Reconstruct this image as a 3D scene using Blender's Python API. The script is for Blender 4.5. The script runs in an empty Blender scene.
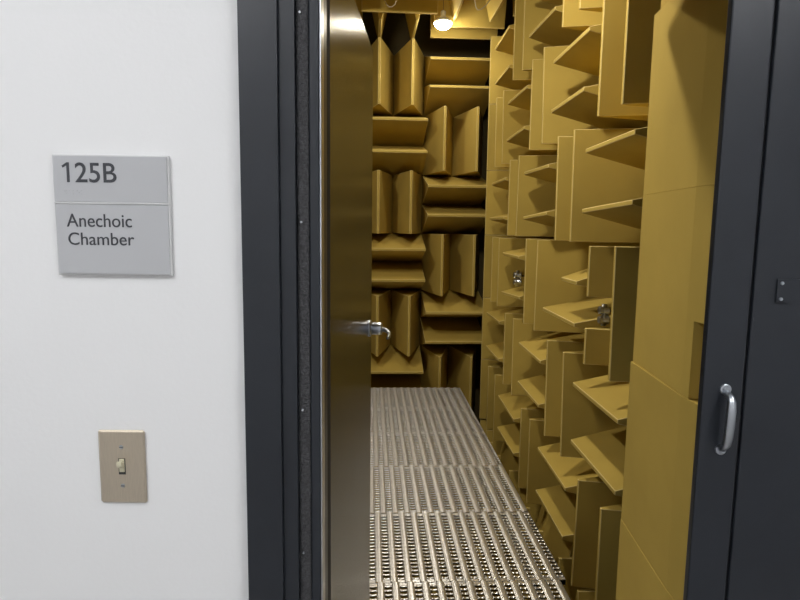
import bpy, bmesh, math, random
from mathutils import Vector, Matrix
random.seed(7)
C = bpy.context.scene.collection
EYE = 1.55                       # camera height above the corridor floor

# ------------------------------------------------------------------ helpers
def tag(o, label=None, cat=None, group=None, kind=None):
    if label: o['label'] = label
    if cat: o['category'] = cat
    if group: o['group'] = group
    if kind: o['kind'] = kind
    return o

def link(name, bm, mat, parent=None, smooth=False, bevel=0, seg=1):
    bmesh.ops.recalc_face_normals(bm, faces=bm.faces)
    me = bpy.data.meshes.new(name); bm.to_mesh(me); bm.free()
    if mat: me.materials.append(mat)
    if smooth:
        for p in me.polygons: p.use_smooth = True
    o = bpy.data.objects.new(name, me); C.objects.link(o)
    if parent: o.parent = parent
    if bevel:
        m = o.modifiers.new('bevel', 'BEVEL'); m.width = bevel; m.segments = seg; m.limit_method = 'ANGLE'
    return o

def empty(name, loc, rz=0, parent=None):
    o = bpy.data.objects.new(name, None); C.objects.link(o)
    o.location = loc; o.rotation_euler = (0, 0, rz); o.empty_display_size = .05
    if parent: o.parent = parent
    return o

def box(bm, x0, x1, y0, y1, z0, z1):
    v = [bm.verts.new(p) for p in ((x0,y0,z0),(x1,y0,z0),(x1,y1,z0),(x0,y1,z0),(x0,y0,z1),(x1,y0,z1),(x1,y1,z1),(x0,y1,z1))]
    for f in ((0,3,2,1),(4,5,6,7),(0,1,5,4),(1,2,6,5),(2,3,7,6),(3,0,4,7)): bm.faces.new([v[i] for i in f])
    return v

def prism(bm, pts, z0, z1):
    a = [bm.verts.new((x, y, z0)) for x, y in pts]; b = [bm.verts.new((x, y, z1)) for x, y in pts]
    n = len(pts)
    bm.faces.new(a[::-1]); bm.faces.new(b)
    for i in range(n): bm.faces.new((a[i], a[(i+1) % n], b[(i+1) % n], b[i]))

def tube(bm, pts, r, seg=12, caps=True):
    """round tube through points; r a number or one radius per point"""
    pts = [Vector(p) for p in pts]; n = len(pts); R = r if isinstance(r, (list, tuple)) else [r]*n
    rings = []; prev = None
    for i, p in enumerate(pts):
        t = (pts[min(i+1, n-1)] - pts[max(i-1, 0)]).normalized()
        if prev is None:
            u = t.orthogonal().normalized()
        else:
            u = (prev - t*prev.dot(t)).normalized()
        prev = u; w = t.cross(u)
        rings.append([bm.verts.new(p + (u*math.cos(2*math.pi*k/seg) + w*math.sin(2*math.pi*k/seg))*R[i]) for k in range(seg)])
    for a, b in zip(rings, rings[1:]):
        for k in range(seg): bm.faces.new((a[k], a[(k+1) % seg], b[(k+1) % seg], b[k]))
    if caps: bm.faces.new(rings[0][::-1]); bm.faces.new(rings[-1])

def NB(): return bmesh.new()
def bxo(name, dims, mat, parent=None, bevel=0, seg=1):
    bm = NB(); box(bm, *dims); return link(name, bm, mat, parent, bevel=bevel, seg=seg)

# ------------------------------------------------------------------ materials
def mat(name, col, rough=.6, metal=0, noise=None, bump=None, aniso=None, spec=None, emit=None, coat=None):
    m = bpy.data.materials.new(name); m.use_nodes = True
    nt = m.node_tree; b = nt.nodes['Principled BSDF']
    b.inputs['Base Color'].default_value = (*col, 1); b.inputs['Roughness'].default_value = rough
    b.inputs['Metallic'].default_value = metal
    if spec is not None: b.inputs['Specular IOR Level'].default_value = spec
    tc = nt.nodes.new('ShaderNodeTexCoord')
    if noise:
        sc, amt, stretch = noise
        mp = nt.nodes.new('ShaderNodeMapping'); mp.inputs['Scale'].default_value = stretch
        nz = nt.nodes.new('ShaderNodeTexNoise'); nz.inputs['Scale'].default_value = sc; nz.inputs['Detail'].default_value = 6
        rp = nt.nodes.new('ShaderNodeValToRGB')
        rp.color_ramp.elements[0].position = .3; rp.color_ramp.elements[1].position = .7
        rp.color_ramp.elements[0].color = (*[c*(1-amt) for c in col], 1); rp.color_ramp.elements[1].color = (*[min(1, c*(1+amt)) for c in col], 1)
        nt.links.new(tc.outputs['Object'], mp.inputs[0]); nt.links.new(mp.outputs[0], nz.inputs['Vector'])
        nt.links.new(nz.outputs['Fac'], rp.inputs[0]); nt.links.new(rp.outputs[0], b.inputs['Base Color'])
    if bump:
        sc, st, dist, stretch = bump
        mp = nt.nodes.new('ShaderNodeMapping'); mp.inputs['Scale'].default_value = stretch
        nz = nt.nodes.new('ShaderNodeTexNoise'); nz.inputs['Scale'].default_value = sc; nz.inputs['Detail'].default_value = 4
        bp = nt.nodes.new('ShaderNodeBump'); bp.inputs['Strength'].default_value = st; bp.inputs['Distance'].default_value = dist
        nt.links.new(tc.outputs['Object'], mp.inputs[0]); nt.links.new(mp.outputs[0], nz.inputs['Vector'])
        nt.links.new(nz.outputs['Fac'], bp.inputs['Height']); nt.links.new(bp.outputs[0], b.inputs['Normal'])
    if emit:
        b.inputs['Emission Color'].default_value = (*emit[0], 1); b.inputs['Emission Strength'].default_value = emit[1]
    return m

FOAM = mat('mustard_foam', (.495, .36, .086), .92, 0, noise=(3.5, .06, (1,1,1)), bump=(420, .25, .002, (1,1,1)), spec=.15)
FOAM_EDGE = mat('lit_foam_edge', (.66, .53, .22), .95, 0, spec=.1)  # paler bevel colour paints in the light caught by rounded foam edges
# every foam block is dyed a shade differently
_nt = FOAM.node_tree; _b = _nt.nodes['Principled BSDF']; _src = _b.inputs['Base Color'].links[0].from_socket
_oi = _nt.nodes.new('ShaderNodeObjectInfo'); _hs = _nt.nodes.new('ShaderNodeHueSaturation'); _mr = _nt.nodes.new('ShaderNodeMapRange')
_mr.inputs['To Min'].default_value = .90; _mr.inputs['To Max'].default_value = 1.09
_nt.links.new(_oi.outputs['Random'], _mr.inputs['Value']); _nt.links.new(_mr.outputs[0], _hs.inputs['Value'])
_nt.links.new(_src, _hs.inputs['Color']); _nt.links.new(_hs.outputs[0], _b.inputs['Base Color'])
WALL = mat('white_paint', (.80, .80, .80), .6, 0, bump=(130, .12, .002, (1,1,1)), spec=.3)
DARK = mat('dark_blue_grey_enamel', (.016, .019, .025), .36, 0, noise=(14, .10, (1,1,1)), bump=(260, .10, .001, (1,1,1)), spec=.5)
DARKG = mat('dark_rubber_groove', (.006, .006, .007), .8)
SEAL = mat('woven_gasket', (.050, .050, .053), .8, 0, noise=(300, .5, (1,1,1)), bump=(350, .9, .004, (1,1,1)))
STEEL = mat('galvanised_steel', (.86, .86, .88), .34, .84, noise=(60, .08, (1,1,1)))
_b = STEEL.node_tree.nodes['Principled BSDF']; _b.inputs['Anisotropic'].default_value = .85
_t = STEEL.node_tree.nodes.new('ShaderNodeCombineXYZ'); _t.inputs[1].default_value = 1      # drawn along the plank
STEEL.node_tree.links.new(_t.outputs[0], _b.inputs['Tangent'])
EDGE = mat('bright_steel_edge', (.62, .64, .68), .3, 1, noise=(25, .3, (1,1,.3)))
CHROME = mat('satin_chrome', (.50, .53, .57), .30, 1)
BRUSH = mat('brushed_steel', (.125, .13, .138), .25, 1, noise=(5, .10, (1,1,1)))
_b = BRUSH.node_tree.nodes['Principled BSDF']; _b.inputs['Anisotropic'].default_value = .55
_t = BRUSH.node_tree.nodes.new('ShaderNodeTangent'); _t.direction_type = 'RADIAL'; _t.axis = 'Z'
BRUSH.node_tree.links.new(_t.outputs[0], _b.inputs['Tangent'])
PLASTER = mat('chamber_shell', (.10, .075, .03), .9)
SIGNG = mat('grey_sign_plastic', (.47, .475, .49), .45, spec=.3)
SIGNF = mat('pale_sign_edge', (.62, .62, .62), .5)
INK = mat('charcoal_lettering', (.045, .047, .055), .6)
PLATE = mat('brushed_steel_switch_plate', (.60, .52, .41), .40, .75, noise=(60, .06, (20,1,1)))
IVORY = mat('ivory_plastic', (.62, .58, .42), .4)
CONC = mat('grey_floor_tile', (.32, .31, .30), .5, 0, noise=(6, .08, (1,1,1)))
BULB = mat('glowing_bulb_glass', (1, .95, .85), .3, emit=((1, .92, .76), 138))
FLOOD = mat('glowing_flood_lamp_glass', (1, .95, .85), .3, emit=((1, .92, .76), 37))
SOCK = mat('white_porcelain', (.7, .68, .62), .4)
WIRE = mat('galvanised_wire', (.55, .50, .40), .4, .8)
BLACKP = mat('black_plastic', (.02, .02, .02), .4)
PANEL = mat('frosted_light_panel', (.9, .9, .9), .5, emit=((.97, .98, 1), 3.2))

# ------------------------------------------------------------------ foam wedges
OV = {('V', 2, 0, 1): {'b': (2.886, 2.072)}, ('V', 2, 0, 0): {'b': (2.604, 2.073)}, ('H', 2, 1, 0): {'f': (3.67, 2.529), 'n': (3.054, 2.53)}, ('H', 2, 1, 1): {'f': (3.679, 2.245), 'n': (3.107, 2.251)}, ('V', 1, 1, 1): {'b': (3.527, 2.675)}, ('V', 1, 1, 0): {'b': (3.236, 2.666)}, ('V', 2, 2, 1): {'t': (4.182, 2.694)}, ('V', 2, 2, 0): {'t': (3.9, 2.694), 'b': (3.864, 2.078)}, ('H', 1, 2, 1): {'f': (4.311, 2.865), 'n': (3.667, 2.839)}, ('V', 1, 3, 0): {'b': (4.474, 2.671)}, ('H', 2, 3, 0): {'f': (4.939, 2.537), 'n': (4.278, 2.529)}, ('H', 2, 3, 1): {'f': (4.96, 2.246), 'n': (4.349, 2.256)}, ('H', 1, 4, 0): {'f': (5.552, 3.129), 'n': (4.981, 3.141)}, ('H', 1, 4, 1): {'f': (5.501, 2.82), 'n': (4.93, 2.825)}, ('V', 2, 4, 1): {'t': (5.411, 2.685), 'b': (5.4, 2.071)}, ('V', 2, 4, 0): {'t': (5.117, 2.685), 'b': (5.095, 2.051)}, ('H', 3, 0, 0): {'f': (3.031, 1.934), 'n': (2.45, 1.941)}, ('H', 3, 0, 1): {'f': (3.043, 1.636), 'n': (2.419, 1.658)}, ('V', 3, 1, 1): {'t': (3.513, 2.077), 'b': (3.49, 1.47)}, ('V', 3, 1, 0): {'t': (3.228, 2.069), 'b': (3.213, 1.464)}, ('H', 3, 2, 0): {'f': (4.298, 1.93), 'n': (3.673, 1.925)}, ('H', 3, 2, 1): {'f': (4.279, 1.616), 'n': (3.608, 1.638)}, ('V', 3, 3, 1): {'t': (4.776, 2.086), 'b': (4.789, 1.483)}, ('V', 3, 3, 0): {'t': (4.475, 2.09), 'b': (4.492, 1.484)}, ('H', 3, 4, 0): {'f': (5.519, 1.934), 'n': (4.862, 1.942)}, ('V', 4, 0, 1): {'t': (2.905, 1.463)}, ('V', 4, 0, 0): {'t': (2.589, 1.476), 'b': (2.575, 0.867)}, ('H', 4, 1, 1): {'f': (3.694, 1.044), 'n': (3.075, 1.042)}, ('V', 4, 2, 1): {'t': (4.169, 1.473), 'b': (4.161, 0.865)}, ('V', 4, 2, 0): {'t': (3.867, 1.476), 'b': (3.874, 0.872)}, ('H', 4, 3, 0): {'f': (4.938, 1.332), 'n': (4.371, 1.329)}, ('H', 4, 3, 1): {'f': (4.966, 1.008), 'n': (4.248, 1.037)}, ('V', 4, 4, 1): {'t': (5.393, 1.46)}, ('V', 4, 4, 0): {'t': (5.102, 1.457)}, ('H', 5, 4, 0): {'f': (5.623, 0.743), 'n': (4.986, 0.745)}, ('H', 5, 4, 1): {'f': (5.544, 0.425), 'n': (4.975, 0.423)}, ('V', 5, 3, 1): {'t': (4.764, 0.859)}, ('V', 5, 3, 0): {'t': (4.476, 0.859), 'b': (4.449, 0.259)}, ('H', 5, 2, 0): {'f': (4.272, 0.706), 'n': (3.665, 0.701)}, ('H', 5, 2, 1): {'f': (4.259, 0.42), 'n': (3.656, 0.414)}, ('V', 5, 1, 1): {'t': (3.555, 0.87), 'b': (3.531, 0.274)}, ('V', 5, 1, 0): {'t': (3.237, 0.863), 'b': (3.204, 0.272)}, ('H', 5, 0, 0): {'f': (3.053, 0.729), 'n': (2.453, 0.723)}, ('H', 5, 0, 1): {'f': (3.041, 0.42), 'n': (2.418, 0.408)}, ('H', 6, 3, 0): {'f': (4.926, 0.121), 'n': (4.338, 0.101)}, ('H', 6, 3, 1): {'f': (4.92, -0.177), 'n': (4.251, -0.136)}, ('V', 6, 2, 1): {'t': (4.126, 0.264)}, ('V', 6, 2, 0): {'t': (3.884, 0.263)}, ('H', 6, 1, 0): {'f': (3.662, 0.141), 'n': (3.091, 0.125)}, ('H', 6, 1, 1): {'f': (3.666, -0.148), 'n': (3.102, -0.162)}, ('V', 6, 0, 1): {'t': (2.898, 0.27), 'b': (2.921, -0.328)}, ('V', 6, 0, 0): {'t': (2.585, 0.272)}}
PY_, Q_, Y0 = .625, .6023, 2.4344
XT = 1.075
def xt(y): return XT + .0106*(y-3)
TOPW2 = 2.678                     # top of the second row of modules (world z)
def rowtop(r): return TOPW2 - (r-2)*Q_

def wedge(name, base, tip, depth_axis, tipn, t=.010, block=.10):
    """base: four corner points on the wall, tip: the two ends of the tip line, tipn: half-thickness direction.
    depth_axis: unit vector from the wall into the room."""
    bm = NB()
    d = Vector(depth_axis)*block; tn = Vector(tipn)*t
    b0 = [Vector(p) for p in base]; b1 = [p + d for p in b0]
    a, b = Vector(tip[0]), Vector(tip[1])
    b2 = [a - tn, b - tn, b + tn, a + tn]          # same order as the base corners
    A, B, D = [[bm.verts.new(p) for p in l] for l in (b0, b1, b2)]
    bm.faces.new(A[::-1]); bm.faces.new(D)
    for P, Q in ((A, B), (B, D)):
        for i in range(4): bm.faces.new((P[i], P[(i+1) % 4], Q[(i+1) % 4], Q[i]))
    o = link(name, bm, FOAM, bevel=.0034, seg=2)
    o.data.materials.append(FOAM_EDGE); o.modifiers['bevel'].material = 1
    return o

COLW = {-1: 'beside the doorway', 0: 'column nearest the doorway', 1: 'second column from the doorway', 2: 'third column from the doorway',
        3: 'fourth column from the doorway', 4: 'fifth column from the doorway'}
LEV = {6: 'bottom row', 5: 'second row up', 4: 'third row up', 3: 'fourth row up', 2: 'fifth row up', 1: 'sixth row up'}
GR = 'foam wedges on the right wall'
eps = .0015

def right_wedge(r, k, a):
    """a: 0 = upper/nearer, 1 = lower/farther"""
    horiz = (r + k) % 2 == 1
    y0, y1 = Y0 + k*PY_ + eps, Y0 + (k+1)*PY_ - eps
    zt = rowtop(r); z0, z1 = zt - Q_ + eps, zt - eps
    W = .70
    if horiz:
        ov = OV.get(('H', r, k, a), {})
        zm = zt - Q_*(.25 + .5*a)
        f = ov.get('f', (y1, zm)); n = ov.get('n', (y0, zm))
        f = (min(f[0], y1), f[1]); n = (max(n[0], y0), n[1])
        if abs(f[1]-n[1]) > .03:
            m = (f[1]+n[1])/2; f = (f[0], m); n = (n[0], m)
        za, zb = (zt - Q_/2 + eps, z1) if a == 0 else (z0, zt - Q_/2 - eps)
        xw = lambda y: xt(y) + W
        base = [(xw(y1), y1, za), (xw(y0), y0, za), (xw(y0), y0, zb), (xw(y1), y1, zb)]
        tip = [(xt(f[0]), f[0], f[1]), (xt(n[0]), n[0], n[1])]
        o = wedge('foam_wedge', base, tip, (-1, 0, 0), (0, 0, 1))
        lab = ('upper' if a == 0 else 'lower') + ' level mustard foam wedge, '
    else:
        ov = OV.get(('V', r, k, a), {})
        ym = Y0 + k*PY_ + PY_*(.25 if a == 0 else .75)
        t = ov.get('t'); b = ov.get('b')
        yt = t[0] if t else (b[0] if b else ym); yb = b[0] if b else yt
        ztop = t[1] if t else z1; zbot = b[1] if b else z0
        ztop = min(max(ztop, z1 - .02), z1); zbot = min(max(zbot, z0), z0 + .02)
        ya, yc = (y0, Y0 + (k+.5)*PY_ - eps) if a == 0 else (Y0 + (k+.5)*PY_ + eps, y1)
        xw = lambda y: xt(y) + W
        def mk(zb_, zt_, ytb, ytt):
            base = [(xw(ya), ya, zb_), (xw(ya), ya, zt_), (xw(yc), yc, zt_), (xw(yc), yc, zb_)]
            tip = [(xt(ytb), ytb, zb_), (xt(ytt), ytt, zt_)]
            return wedge('foam_wedge', base, tip, (-1, 0, 0), (0, 1, 0))
        if (r, k, a) == (4, 0, 1):       # the split wedge with a fitting in the gap
            o = mk(EYE - .338, ztop, yt, yt)
            tag(o, 'short upper piece of the cut upright foam wedge above the near chrome fitting', 'foam wedge', GR)
            o = mk(z0, EYE - .495, yt, yt)
            tag(o, 'short lower block of the cut upright foam wedge below the near chrome fitting', 'foam wedge', GR)
            return
        o = mk(zbot, ztop, yb, yt)
        lab = ('nearer' if a == 0 else 'farther') + ' upright mustard foam wedge, '
    tag(o, lab + COLW[k] + ', ' + LEV[r], 'foam wedge', GR)

def cut_upper():
    # the shortened level wedge beside the near fitting
    r, k = 4, 1
    zt = rowtop(r); z1 = zt - eps; za = zt - Q_/2 + eps
    y0, y1 = 3.073, 3.33
    W = .70
    zm = EYE - .286
    base = [(xt(y1)+W, y1, za), (xt(y0)+W, y0, za), (xt(y0)+W, y0, z1), (xt(y1)+W, y1, z1)]
    o = wedge('foam_wedge', base, [(xt(y1), y1, zm), (xt(y0), y0, zm)], (-1,0,0), (0,0,1))
    tag(o, 'shortened level foam wedge sticking out beside the tall pair left of the near chrome fitting', 'foam wedge', GR)

for k in range(0, 5):
    for r in range(1, 7):
        if (r, k) in ((1, 0),): continue
        for a in (0, 1):
            if (r, k, a) == (4, 1, 0): cut_upper(); continue
            right_wedge(r, k, a)
# single upright wedges stacked in the far corner of the right wall
for r in range(1, 7):
    z0, z1 = rowtop(r) - Q_ + eps, rowtop(r) - eps
    ya, yc, ym = 5.562, 5.86, 5.705
    base = [(xt(5.6)+.70, ya, z0), (xt(5.6)+.70, ya, z1), (xt(5.6)+.70, yc, z1), (xt(5.6)+.70, yc, z0)]
    o = wedge('foam_wedge', base, [(1.09, ym, z0), (1.09, ym, z1)], (-1,0,0), (0,1,0))
    tag(o, 'single upright foam wedge in the far right corner stack, ' + LEV[r], 'foam wedge', GR)

# back wall
GB = 'foam wedges on the back wall'
YB, XB, PX_ = 5.80, .542, .625
BZ = {(0,1): (-.023, .025), (0,3): (.006, .03), (0,5): (-.015, -.007), (-1,2): (.02, .023), (-1,6): (-.012, 0)}
BCOL = {0: 'right-hand column', -1: 'column beside the open door', -2: 'column behind the open door', -3: 'leftmost column behind the open door'}
def back_wedge(r, c, a):
    horiz = (r + c) % 2 == 1
    x0, x1 = XB + c*PX_ + eps, XB + (c+1)*PX_ - eps
    zt = rowtop(r) - .001; z0, z1 = zt - Q_ + eps, zt - eps
    if horiz:
        dz = BZ.get((c, r), (0, 0))[a]
        za, zb = (zt - Q_/2 + eps, z1) if a == 0 else (z0, zt - Q_/2 - eps)
        zm = zt - Q_*(.25 + .5*a) + dz
        base = [(x0, YB+.70, za), (x1, YB+.70, za), (x1, YB+.70, zb), (x0, YB+.70, zb)]
        o = wedge('foam_wedge', base, [(x0+.004, YB, zm), (x1-.004, YB, zm)], (0,-1,0), (0,0,1), t=.011)
        w = 'upper' if a == 0 else 'lower'; lab = w + ' level foam wedge, back wall, '
    else:
        xa, xc = (x0, XB + (c+.5)*PX_ - eps) if a == 0 else (XB + (c+.5)*PX_ + eps, x1)
        xm = XB + c*PX_ + PX_*(.25 + .5*a)
        base = [(xa, YB+.70, z0), (xa, YB+.70, z1), (xc, YB+.70, z1), (xc, YB+.70, z0)]
        o = wedge('foam_wedge', base, [(xm, YB, z0), (xm, YB, z1)], (0,-1,0), (1,0,0), t=.011)
        w = 'left' if a == 0 else 'right'; lab = w + ' upright foam wedge, back wall, '
    tag(o, lab + BCOL[c] + ', ' + LEV[r], 'foam wedge', GB)
for c in (-3, -2, -1, 0):
    for r in range(1, 7):
        for a in (0, 1): back_wedge(r, c, a)

# ceiling
ZT = EYE + 1.731
GC = 'foam wedges hanging from the ceiling'
def ceil_wedge(x0, x1, y0, y1, alongx, a, label):
    zc = ZT + .70
    x0 += eps; x1 -= eps; y0 += eps; y1 -= eps
    if alongx:
        ym = (y0+y1)/2; ya, yb = (y0, ym-eps) if a == 0 else (ym+eps, y1)
        base = [(x0, ya, zc), (x1, ya, zc), (x1, yb, zc), (x0, yb, zc)]
        yy = (ya+yb)/2
        o = wedge('foam_wedge', base, [(x0, yy, ZT), (x1, yy, ZT)], (0,0,-1), (0,1,0))
    else:
        xm = (x0+x1)/2; xa, xb = (x0, xm-eps) if a == 0 else (xm+eps, x1)
        base = [(xa, y0, zc), (xa, y1, zc), (xb, y1, zc), (xb, y0, zc)]
        xx = (xa+xb)/2
        o = wedge('foam_wedge', base, [(xx, y0, ZT), (xx, y1, ZT)], (0,0,-1), (1,0,0))
    tag(o, label, 'foam wedge', GC)
cx = [-1.333, -.708, -.083, .542, 1.167, 1.79]
rowsy = [(5.33, 5.955, 'against the back wall'), (4.70, 5.318, 'before the hanging bulb')]
cname = ['far left', 'left of centre', 'left of the bulb', 'right of the bulb', 'in the right corner']
for ri, (ya, yb, rn) in enumerate(rowsy):
    for ci in range(5):
        if ri == 0 and ci == 4: continue
        alongx = (ci + ri) % 2 == 1
        for a in (0, 1):
            w = ('nearer crosswise' if a == 0 else 'farther crosswise') if alongx else ('left lengthwise' if a == 0 else 'right lengthwise')
            ceil_wedge(cx[ci], cx[ci+1], ya, yb, alongx, a, f'{w} ceiling foam wedge {cname[ci]}, {rn}')

# floor wedges below the metal grating
GF = 'foam wedges on the chamber floor'
ZF = -.345 + .0
def floor_wedge(x0, x1, y0, y1, alongx, a, label):
    zb = ZF - .70
    if alongx:
        ym = (y0+y1)/2; ya, yb = (y0+eps, ym-eps) if a == 0 else (ym+eps, y1-eps)
        base = [(x0+eps, ya, zb), (x1-eps, ya, zb), (x1-eps, yb, zb), (x0+eps, yb, zb)]
        yy = (ya+yb)/2; tip = [(x0+eps, yy, ZF), (x1-eps, yy, ZF)]
        o = wedge('foam_wedge', base, tip, (0,0,1), (0,1,0))
    else:
        xm = (x0+x1)/2; xa, xb = (x0+eps, xm-eps) if a == 0 else (xm+eps, x1-eps)
        base = [(xa, y0+eps, zb), (xa, y1-eps, zb), (xb, y1-eps, zb), (xb, y0+eps, zb)]
        xx = (xa+xb)/2; tip = [(xx, y0+eps, ZF), (xx, y1-eps, ZF)]
        o = wedge('foam_wedge', base, tip, (0,0,1), (1,0,0))
    tag(o, label, 'foam wedge', GF)
FN = ['nearest the doorway', 'second from the doorway', 'third from the doorway', 'fourth from the doorway', 'fifth from the doorway', 'at the back wall']
for j in range(6):
    for i, xa in enumerate((.50, 1.10, -.10, -.70)):
        alongx = (i + j) % 2 == 0
        for a in (0, 1):
            w = ('nearer crosswise' if a == 0 else 'farther crosswise') if alongx else ('left lengthwise' if a == 0 else 'right lengthwise')
            floor_wedge(xa, xa+.60, 2.12 + j*.625, 2.12 + (j+1)*.625, alongx, a,
                        f'{w} floor foam wedge {("under grating edge", "below right wall", "under grating middle", "under grating left")[i]}, block {FN[j]}')

# wedges on the inner face of the front wall, right of the doorway: tips point into the chamber
GD = 'foam wedges stacked beside the doorway'
def jamb_wedge(z0, z1, tx, label, notch=None, kinkx=.903, yk=1.654):
    YW, YT = 1.205, 2.10
    def prof(yback):
        return [(kinkx, yback), (kinkx, yk), (tx-.006, YT), (tx+.012, YT), (kinkx+.155, yk), (kinkx+.155, yback)]
    bm = NB()
    if notch:
        zn = notch
        # upper part full depth, lower part cut back
        pts = prof(YW)
        prism(bm, pts, zn, z1-.0002)
        prism(bm, [(kinkx, 1.615), (kinkx, yk), (tx-.006, YT), (tx+.012, YT), (kinkx+.155, yk), (kinkx+.155, YW), (kinkx+.07, YW), (kinkx+.07, 1.615)], z0+eps, zn)
    else:
        prism(bm, prof(YW), z0+.0002, z1-.0002)
    o = link('foam_wedge', bm, FOAM, bevel=0 if notch else .0008)
    tag(o, label, 'foam wedge', GD)
jamb_wedge(ZF, EYE-1.085, .955, 'big flat-sided foam wedge beside the right jamb, lowest of the stack', kinkx=.9015)
jamb_wedge(EYE-1.085, EYE-.479, .957, 'big flat-sided foam wedge beside the right jamb, level with the pull handle', kinkx=.903)
jamb_wedge(EYE-.479, EYE+.118, .965, 'big foam wedge beside the right jamb with a square notch cut from its lower corner', notch=EYE-.254, kinkx=.905)
jamb_wedge(EYE+.118, EYE+.722, .966, 'big flat-sided foam wedge beside the right jamb, upper one with the slanting shadow', kinkx=.905)
jamb_wedge(EYE+.722, EYE+1.30, .986, 'foam wedge beside the right jamb, topmost of the stack and mostly out of view', kinkx=.955)

for a, zz in enumerate((.80, 1.10)):
    base = [(-.07, 1.205, EYE+zz-.148), (.84, 1.205, EYE+zz-.148), (.84, 1.205, EYE+zz+.148), (-.07, 1.205, EYE+zz+.148)]
    o = wedge('foam_wedge', base, [(-.07, 2.10, EYE+zz), (.84, 2.10, EYE+zz)], (0,1,0), (0,0,1), block=.30)
    tag(o, ('lower' if a == 0 else 'upper') + ' level foam wedge on the inside wall above the doorway, out of view overhead', 'foam wedge', 'foam wedges above the doorway')

# ------------------------------------------------------------------ chamber shell
def struct(name, dims, m, extra=()):
    bm = NB(); box(bm, *dims)
    for d in extra: box(bm, *d)
    o = link(name, bm, m); o['kind'] = 'structure'; return o
PIT = ZF - .702
CT = ZT + .702
bm = NB()
prism(bm, [(xt(1.0)+.702, 1.0), (xt(6.6)+.702, 6.6), (2.0, 6.6), (2.0, 1.0)], PIT-.1, CT+.1)
link('wall_right', bm, PLASTER)['kind'] = 'structure'
struct('wall_back', (-2.1, 2.0, 6.502, 6.6, PIT-.1, CT+.1), PLASTER)
struct('wall_left', (-2.1, -1.962, 1.0, 6.502, PIT-.1, CT+.1), PLASTER)
struct('ceiling', (-1.962, 1.83, 1.2, 6.502, CT, CT+.1), PLASTER)
struct('floor_pit', (-1.962, 1.83, 1.2, 6.502, PIT-.1, PIT), PLASTER)
DT = EYE + .53                       # door top
struct('wall_inner', (-1.962, -.150, .98, 1.10, PIT-.1, CT+.1), PLASTER,
       [(.862, 1.79, .98, 1.204, PIT-.1, CT+.1), (-.150, .862, .98, 1.204, DT+.03, CT+.1), (-.150, .862, .98, 1.14, PIT-.1, .0)])

# ------------------------------------------------------------------ corridor side (turned a little against the chamber)
ANG = -math.atan(.0453)
def P(o):
    o.location = (0, .8735, 0); o.rotation_euler = (0, 0, ANG); return o
HT = DT + .035
cx0, cx1, cx2, cx3, cx4 = -.1827, -.1289, -.1065, -.0877, -.0701
P(struct('wall_front', (-2.5, cx0+.01, 0, .10, 0, 2.75), WALL, [(cx0+.01, 1.46, 0, .10, HT+.075, 2.75), (1.46, 3.2, 0, .10, 0, 2.75)]))
struct('floor', (-2.5, 3.2, -1.7, 1.14, -.08, 0), CONC)
struct('ceiling_corridor', (-2.5, 3.2, -1.7, 1.05, 2.75, 2.83), WALL)
struct('wall_rear', (-2.5, 3.2, -1.8, -1.7, 0, 2.75), WALL)
struct('wall_west', (-2.6, -2.5, -1.8, 1.1, 0, 2.75), WALL)
struct('wall_east', (3.2, 3.3, -1.8, 1.1, 0, 2.75), WALL)

# dark steel door frame, left side and head
fr = P(empty('trim_1', (0,0,0))); fr['kind'] = 'structure'
bm = NB(); box(bm, cx0, cx1, -.014, .09, .0, HT+.09); box(bm, cx1, 1.46, -.014, .09, HT+.036, HT+.09)
link('casing', bm, DARK, fr, bevel=.0016, seg=2)
bm = NB(); box(bm, cx1, cx2, -.006, .09, .0, HT+.036); box(bm, cx2, 1.46, -.006, .09, HT+.0141, HT+.036)
link('inner_casing', bm, DARK, fr, bevel=.001, seg=2)
bm = NB(); box(bm, cx2, cx3, .002, .09, .0, HT+.014); box(bm, cx3, 1.46, .03, .09, HT-.005, HT+.014)
link('gasket', bm, SEAL, fr, bevel=.004, seg=2)['label'] = 'grey woven gasket strip'
bm = NB(); box(bm, cx3, cx4-.0028, .000, .090, .0, HT); link('jamb_strip', bm, DARK, fr, bevel=.0015)
bm = NB(); box(bm, cx4-.0028, cx4, -.001, .030, .0, HT); link('jamb_edge', bm, EDGE, fr, bevel=.0012, seg=2)['label'] = 'worn bright steel edge'
bm = NB(); box(bm, cx3, cx4-.014, .09, .235, .0, HT); box(bm, -.30, cx3, .0905, .16, 0, HT+.09); link('jamb_lining', bm, DARKG, fr)
bm = NB(); box(bm, .875, 1.44, .06, .11, 0, HT); link('jamb_lining', bm, DARKG, fr)
for z in (1.8414, 1.5535, 1.2742, 1.0464):
    bm = NB(); tube(bm, [(-.0998, -.001, z), (-.0998, .006, z)], .0016, 10)
    link('screw', bm, EDGE, fr, smooth=False)

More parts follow.
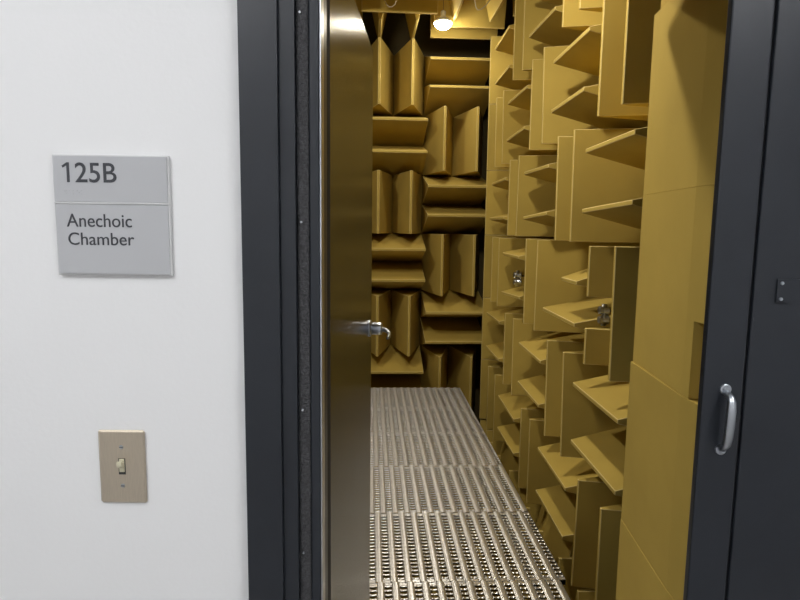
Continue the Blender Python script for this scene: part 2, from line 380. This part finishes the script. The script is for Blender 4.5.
# outer door leaf to the right, with the pull handle
d2 = P(empty('door_2', (0,0,0))); d2['kind'] = 'structure'
rx0, rx1 = .4990, .5609
bxo('stile', (rx0, rx1-.0022, 0, .014, .012, DT+.02), DARK, d2, bevel=.0025, seg=2)
bxo('groove', (rx1-.0024, rx1+.0024, .006, .0135, .012, DT+.02), DARKG, d2)
bxo('door_panel', (rx1+.0022, 1.44, 0, .014, .012, DT+.02), DARK, d2, bevel=.002, seg=2)
zt, zb, hx = 1.3108, 1.2237, .5318
bm = NB()
pts = [(0,-.002,-.001), (.0005,-.009,-.003), (.001,-.015,-.006), (.0012,-.0185,-.013), (.0012,-.0195,-.025), (.0008,-.0195,-.045), (.0002,-.019,-.064), (-.0006,-.017,-.077), (-.0015,-.010,-.0855), (-.0022,-.002,-.0875)]
pts = [(hx+p[0], p[1], zt+p[2]) for p in pts]
tube(bm, pts, [.0052,.0048,.0056,.0064,.0068,.0068,.0066,.0060,.0050,.0052], 14)
hh = link('pull_handle', bm, CHROME, d2, smooth=True)
for i, z in enumerate((zt+.003, zb-.003)):
    bm = NB(); tube(bm, [(hx, 0, z), (hx, -.003, z), (hx, -.0036, z)], [.0082, .0082, .007], 20)
    mt = link('mount', bm, CHROME, hh)
    bm = NB(); tube(bm, [(hx-.0005, -.0034, z+(.002 if i == 0 else -.002)), (hx-.0005, -.0052, z+(.002 if i == 0 else -.002))], [.0042, .0030], 12); box(bm, hx-.003, hx+.002, -.0056, -.0050, z+(.0017 if i == 0 else -.0023), z+(.0023 if i == 0 else -.0017))
    link('screw', bm, CHROME, hh)
bxo('latch_plate', (.5950, .70, -.003, .0005, 1.4459, 1.4797), DARK, d2)
for z in (1.4738, 1.4505):
    bm = NB(); tube(bm, [(.6013, -.0025, z), (.6013, -.0048, z)], [.0030, .0022], 12); link('screw', bm, CHROME, d2)

# ------------------------------------------------------------------ inner door, swung into the chamber
hx_, hy_ = -.0815, 1.131; fx_, fy_ = .005, 1.911
da = math.atan2(fy_-hy_, fx_-hx_); dl = math.hypot(fx_-hx_, fy_-hy_)
d1 = empty('door_1', (hx_, hy_, 0), da); d1['kind'] = 'structure'
bxo('door_leaf', (0, dl, 0, .045, .046, DT), BRUSH, d1, bevel=.0015, seg=2)
# the rim around the leaf
bm = NB(); box(bm, dl-.0002, dl+.0008, .004, .041, .05, DT-.004); box(bm, .002, dl-.002, .002, .043, DT-.0002, DT+.0008)
link('door_rim', bm, EDGE, d1)['label'] = 'bright steel rim'
ZL = EYE - .318
bm = NB(); lx = dl - .065
tube(bm, [(lx, .001, ZL), (lx, -.006, ZL), (lx, -.009, ZL)], [.026, .026, .021], 28); link('lever_rose', bm, CHROME, d1, bevel=.001)
bm = NB(); tube(bm, [(lx, -.006, ZL), (lx, -.010, ZL), (lx, -.036, ZL), (lx, -.040, ZL), (lx, -.042, ZL)], [.018, .0195, .0195, .018, .012], 28, True)
tube(bm, [(lx, -.040, ZL-.002), (lx-.004, -.052, ZL-.004), (lx-.010, -.060, ZL-.007), (lx-.03, -.066, ZL-.010), (lx-.07, -.068, ZL-.012), (lx-.10, -.066, ZL-.012)], [.008, .0065, .0055, .0055, .0055, .004], 14)
link('door_lever', bm, CHROME, d1, smooth=True)
bm = NB(); tube(bm, [(dl-.01, .046, ZL-.001), (dl-.01, .050, ZL-.001)], [.010, .010], 12); link('latch_bolt', bm, CHROME, d1)

# ------------------------------------------------------------------ room sign
def text_mesh(name, s, x0, x1, zb, zt, y, m, parent, th=.0006, bold=.0):
    cu = bpy.data.curves.new(name, 'FONT'); cu.body = s; cu.size = 1; cu.extrude = .01; cu.offset = bold; cu.resolution_u = 6
    o = bpy.data.objects.new(name, cu); C.objects.link(o)
    dg = bpy.context.evaluated_depsgraph_get()
    me = bpy.data.meshes.new_from_object(o.evaluated_get(dg)); bpy.data.objects.remove(o); bpy.data.curves.remove(cu)
    xs = [v.co.x for v in me.vertices]; ys = [v.co.y for v in me.vertices]
    a, b, c, d = min(xs), max(xs), min(ys), max(ys)
    for v in me.vertices:
        X = x0 + (v.co.x-a)/(b-a)*(x1-x0); Z = zb + (v.co.y-c)/(d-c)*(zt-zb); Yv = y - (th if v.co.z > 0 else 0)
        v.co = (X, Yv, Z)
    me.name = name; me.materials.clear(); me.materials.append(m)
    q = bpy.data.objects.new(name, me); C.objects.link(q); q.parent = parent; return q
sg = P(empty('room_sign', (0,0,0)))
tag(sg, 'grey plastic room sign with dark lettering on the white wall above the light switch', 'sign')
sx0, sx1, sz1 = -.4495, -.2855, EYE+.0941; sz0 = sz1-.1704
bxo('backing_plate', (sx0, sx1, -.0065, 0, sz0, sz1), SIGNF, sg, bevel=.0012, seg=2)
zs = 1.5765
bxo('upper_panel', (sx0+.002, sx1-.002, -.0082, -.0060, zs+.0016, sz1-.002), SIGNG, sg, bevel=.0005)
bxo('lower_panel', (sx0+.002, sx1-.002, -.0078, -.0060, sz0+.002, zs-.0016), SIGNG, sg, bevel=.0005)
bxo('divider_strip', (sx0+.001, sx1-.001, -.0088, -.0060, zs-.0014, zs+.0014), SIGNF, sg, bevel=.0006)
text_mesh('room_number', '25B', -.4168, -.3587, 1.6050, 1.6328, -.0082, INK, sg, bold=.006)
bm = NB(); d_ = [(-.4346, 1.6052), (-.4308, 1.6052), (-.4308, 1.6327), (-.4342, 1.6327), (-.4412, 1.6280), (-.4400, 1.6253), (-.4346, 1.6285)]
va = [bm.verts.new((x+.0060, -.0088, z)) for x, z in d_]; vb = [bm.verts.new((x+.0060, -.0080, z)) for x, z in d_]
bm.faces.new(va); bm.faces.new(vb[::-1])
for i in range(7): bm.faces.new((va[i], va[(i+1) % 7], vb[(i+1) % 7], vb[i]))
link('room_number', bm, INK, sg)
text_mesh('room_name', 'Anechoic', -.4325, -.3400, 1.5426, 1.5612, -.0078, INK, sg, bold=.002)
text_mesh('room_name', 'Chamber', -.4315, -.3375, 1.5168, 1.5348, -.0078, INK, sg, bold=.002)
bm = NB()
for i, cell in enumerate(((0,1,3,5),(0,),(0,2),(0,4),(0,2))):
    for dtt in cell:
        x = -.4330 + i*.0060 + (dtt//3)*.0024; z = 1.5935 - (dtt % 3)*.0024
        tube(bm, [(x, -.0080, z), (x, -.0088, z)], [.0008, .0005], 8)
link('braille_dots', bm, SIGNG, sg)

# ------------------------------------------------------------------ light switch
sw = P(empty('light_switch', (0,0,0)))
tag(sw, 'brushed metal light switch plate with an ivory toggle on the white wall', 'light switch')
wx, wz = -.4060, EYE-.3089
bm = NB(); box(bm, wx, wx+.0699, -.0052, 0, wz-.1143, wz)
link('switch_plate', bm, PLATE, sw, bevel=.0048, seg=1)
mx, mz = wx+.0349, wz-.0560
bxo('toggle_slot', (mx-.0052, mx+.0052, -.0056, -.004, mz-.0125, mz+.0125), BLACKP, sw)
bm = NB(); box(bm, mx-.0040, mx+.0040, -.0068, -.004, mz-.0085, mz+.0120)
v = box(bm, mx-.0036, mx+.0036, -.0155, -.006, mz-.0035, mz+.0055)
for q in v:
    if q.co.y < -.01: q.co.z += .0065; 
link('toggle', bm, IVORY, sw, bevel=.0008, seg=2)
for z in (mz+.0302, mz-.0302):
    bm = NB(); tube(bm, [(mx, -.0048, z), (mx, -.0064, z)], [.0034, .0026], 14); o = link('screw', bm, CHROME, sw)
    bxo('screw_slot', (mx-.0026, mx+.0026, -.0067, -.0060, z-.0004, z+.0004), BLACKP, o)

# ------------------------------------------------------------------ metal grating floor
def grating(x0, x1, y0, y1, shift):
    """plank grating: smooth rounded ridges alternating with strips of raised, serrated rungs"""
    bm = NB(); per = .064; nb = .030
    x = x0
    zb = 0.0
    n = int(round((x1-x0)/per)); per = (x1-x0)/n
    sol = per*.53
    off = shift*per*.5
    def strip(xa, xb, prof, ya, yb):
        m_ = len(prof); A = [bm.verts.new((xa+(xb-xa)*i/(m_-1), ya, prof[i])) for i in range(m_)]
        B = [bm.verts.new((v.co.x, yb, v.co.z)) for v in A]
        for i in range(m_-1):
            f = bm.faces.new((A[i], A[i+1], B[i+1], B[i])); f.smooth = True
    ridge = [.0, .0034, .0039, .0041, .0039, .0034, .0]
    def clip(a, b): return max(a, x0), min(b, x1)
    ys = []; y = y0 + .022
    while y < y1 - .030: ys.append(y); y += nb
    for i in range(-1, n+1):
        xa = x0 + i*per + off; xb = xa + sol; xc = xa + per
        a, b = clip(xa, xb)
        if b - a > .004: strip(a, b, ridge, y0, y1)
        a, b = clip(xb, xc)
        if b - a > .010:
            flat = [-.001, -.001, -.001]
            # end bands
            strip(a, b, flat, y0, y0+.022); strip(a, b, flat, ys[-1]+nb*.5, y1)
            for yy in ys:
                # serrated rung: rises from both sides, teeth at the ends
                ya, yb = yy, yy + nb*.40
                w = b - a
                px = [a, a+w*.10, a+w*.22, a+w*.5, a+w*.78, a+w*.90, b]
                hz = [0, .0028, .0010, .0004, .0010, .0028, 0]
                A = [bm.verts.new((px[j], ya, hz[j]-.0004)) for j in range(7)]
                M = [bm.verts.new((px[j], (ya+yb)/2, hz[j]+.0006)) for j in range(7)]
                B = [bm.verts.new((px[j], yb, hz[j]-.0004)) for j in range(7)]
                A2 = [bm.verts.new((px[j], ya, -.004)) for j in range(7)]
                for j in range(6):
                    bm.faces.new((A[j], A[j+1], M[j+1], M[j])).smooth = True
                    bm.faces.new((M[j], M[j+1], B[j+1], B[j])).smooth = True
                    bm.faces.new((A2[j], A2[j+1], A[j+1], A[j]))
    # side and end lips turned down
    for d in ((x0, x0+.002, y0, y1, -.030, .0), (x1-.002, x1, y0, y1, -.030, .0), (x0, x1, y0, y0+.002, -.024, 0), (x0, x1, y1-.002, y1, -.024, 0)):
        box(bm, *d)
    me = bpy.data.meshes.new('floor_grating'); bm.to_mesh(me); bm.free(); me.materials.append(STEEL)
    return me
ZG = .026
GY = 5.536
meA = grating(0, 1.278, 0, .6235, 0); meB = grating(0, 1.278, 0, .6235, 1)
gn = ['farthest grating panel, at the back wall', 'second farthest grating panel', 'third farthest grating panel', 'fourth grating panel from the back wall',
      'fifth grating panel from the back wall with bright stripes', 'grating panel cut by the bottom of the photo', 'grating panel just inside the doorway']
for i in range(7):
    for j, xx in enumerate((-.416, -1.70)):
        if j == 1 and i > 6: continue
        o = bpy.data.objects.new('floor_grating', meB if (i == 5 or i == 3) else meA); C.objects.link(o)
        o.location = (xx - (.026 if i == 5 else 0), GY - (i+1)*.625, ZG)
        tag(o, 'silver perforated ' + gn[i] + (', right half' if j == 0 else ', left half'), 'floor grating', 'metal grating panels of the chamber floor')
for i, x in enumerate((-1.2, -.45, .70)):
    bm = NB(); box(bm, x, x+.04, 1.15, GY-.01, -.045, ZG-.0305+.026-.0)
    o = link('support_beam', bm, STEEL); o.location.z = 0
    for v in o.data.vertices:
        if v.co.z > -.04: v.co.z = ZG - .0245
    tag(o, ['far left steel beam under the grating', 'middle steel beam under the grating beside the open door', 'steel beam under the grating near its right edge'][i], 'beam', 'beams under the grating')

# ------------------------------------------------------------------ hanging bulbs
def bulb(x, y, z, label, flood=False):
    r = empty('hanging_bulb', (x, y, z)); tag(r, label, 'lamp', 'bare bulbs hanging from the ceiling')
    bm = NB(); prof = [(-.052, .004), (-.050, .022), (-.042, .044), (-.028, .062), (-.010, .073), (.0, .075)]
    tube(bm, [(0, 0, p[0]) for p in prof], [p[1] for p in prof], 32); link('bulb', bm, FLOOD if flood else BULB, r, smooth=True)
    bm = NB(); prof = [(.0005, .078), (.010, .077), (.024, .062), (.042, .036), (.055, .022)]
    tube(bm, [(0, 0, p[0]) for p in prof], [p[1] for p in prof], 32); link('reflector', bm, SOCK, r, smooth=True)
    bm = NB(); tube(bm, [(0,0,.046), (0,0,.050), (0,0,.095), (0,0,.105)], [.018,.022,.022,.008], 20); link('socket', bm, SOCK, r)
    bm = NB(); tube(bm, [(0,0,.10), (0,0,CT-z)], .0022, 8); link('cord', bm, BLACKP, r)
bulb(.605, 5.324, EYE+1.712, 'glowing round lamp hanging from the ceiling in front of the back wall', True)
bulb(-.95, 3.7, EYE+1.70, 'added fill bulb on the left side of the chamber, unseen behind the open door')  # unseen bulb, added as fill to lift the chamber's ambient light
bulb(.33, 2.78, EYE+1.70, 'bare bulb hanging nearer the door, above the frame of the photo')

# ------------------------------------------------------------------ wire loops under the ceiling
def loop(pts, label):
    bm = NB(); tube(bm, pts, .0035, 8); o = link('wire_loop', bm, WIRE, smooth=True)
    tag(o, label, 'wire', 'wire loops hanging from the ceiling')
yl = 5.009
loop([(x, yl, EYE+z) for x, z in ((.094, 2.0), (.095, 1.785), (.118, 1.737), (.137, 1.722), (.158, 1.722), (.180, 1.742), (.200, 1.785), (.201, 2.0))],
     'thin wire loop hanging in front of the crosswise ceiling wedge on the left')
yl = 4.694
loop([(x, yl, EYE+z) for x, z in ((.760, 2.43), (.764, 1.70), (.779, 1.63), (.792, 1.612), (.815, 1.615), (.853, 1.645), (.885, 1.69), (.91, 1.76), (.92, 2.43))],
     'thin wire loop hanging from the ceiling right of the bulb')

# ------------------------------------------------------------------ chrome fittings between the wedges
def fitting(x, y, z, s, label):
    r = empty('chrome_fitting', (x, y, z)); tag(r, label, 'fitting', 'chrome fittings on the right wall')
    for dz in (.024, -.024):
        bm = NB(); tube(bm, [(-.030*s,0,dz*s), (-.026*s,0,dz*s), (-.012*s,0,dz*s), (-.008*s,0,dz*s), (.020*s,0,dz*s), (.024*s,0,dz*s)], [.012*s,.019*s,.021*s,.016*s,.024*s,.020*s], 18)
        link('nozzle', bm, CHROME, r, smooth=False, bevel=.001)
    bm = NB(); tube(bm, [(0,0,-.055*s), (0,0,.055*s)], .013*s, 14); link('body', bm, CHROME, r, smooth=True)
    bm = NB(); tube(bm, [(.02*s,0,.02), (xt(y)+.55-x,0,.02)], .006, 10); link('rod', bm, BLACKP, r)
fitting(1.175, 2.93, EYE-.432, 1.0, 'small chrome fitting in the gap of the cut upright foam wedge, nearer one')
fitting(1.16, 4.66, EYE-.40, 1.15, 'small chrome fitting between two level foam wedges, farther one')

# ------------------------------------------------------------------ corridor ceiling lights
for i, (x, y) in enumerate(((-.9, -.5), (1.2, -.5))):
    r = empty('ceiling_light', (x, y, 2.75)); tag(r, ['left','right'][i] + ' recessed corridor ceiling light behind the camera', 'ceiling light', 'corridor ceiling lights')
    bxo('frame', (-.31, .31, -.61, .61, -.012, -.001), WALL, r)
    bxo('diffuser', (-.29, .29, -.59, .59, -.016, -.0125), PANEL, r)

# ------------------------------------------------------------------ world, camera, view
w = bpy.data.worlds.new('World'); bpy.context.scene.world = w; w.use_nodes = True
w.node_tree.nodes['Background'].inputs[0].default_value = (.6, .62, .65, 1); w.node_tree.nodes['Background'].inputs[1].default_value = .3
f, pt, yw, rl = 600.0876, .1231, .0505, .0128
fw = Vector((math.sin(yw)*math.cos(pt), math.cos(yw)*math.cos(pt), -math.sin(pt)))
r0 = Vector((math.cos(yw), -math.sin(yw), 0)); u0 = r0.cross(fw)
R = r0*math.cos(rl) + u0*math.sin(rl); U = -r0*math.sin(rl) + u0*math.cos(rl)
cam = bpy.data.cameras.new('camera'); cam.sensor_width = 36; cam.lens = f/800*36; cam.clip_start = .05
co = bpy.data.objects.new('camera', cam); C.objects.link(co)
M = Matrix((R, U, -fw)).transposed().to_4x4(); M.translation = Vector((0, 0, EYE)); co.matrix_world = M
sc = bpy.context.scene; sc.camera = co
sc.view_settings.view_transform = 'Standard'; sc.view_settings.look = 'None'; sc.view_settings.gamma = 1
sc.view_settings.use_curve_mapping = False; sc.view_settings.exposure = 2.0
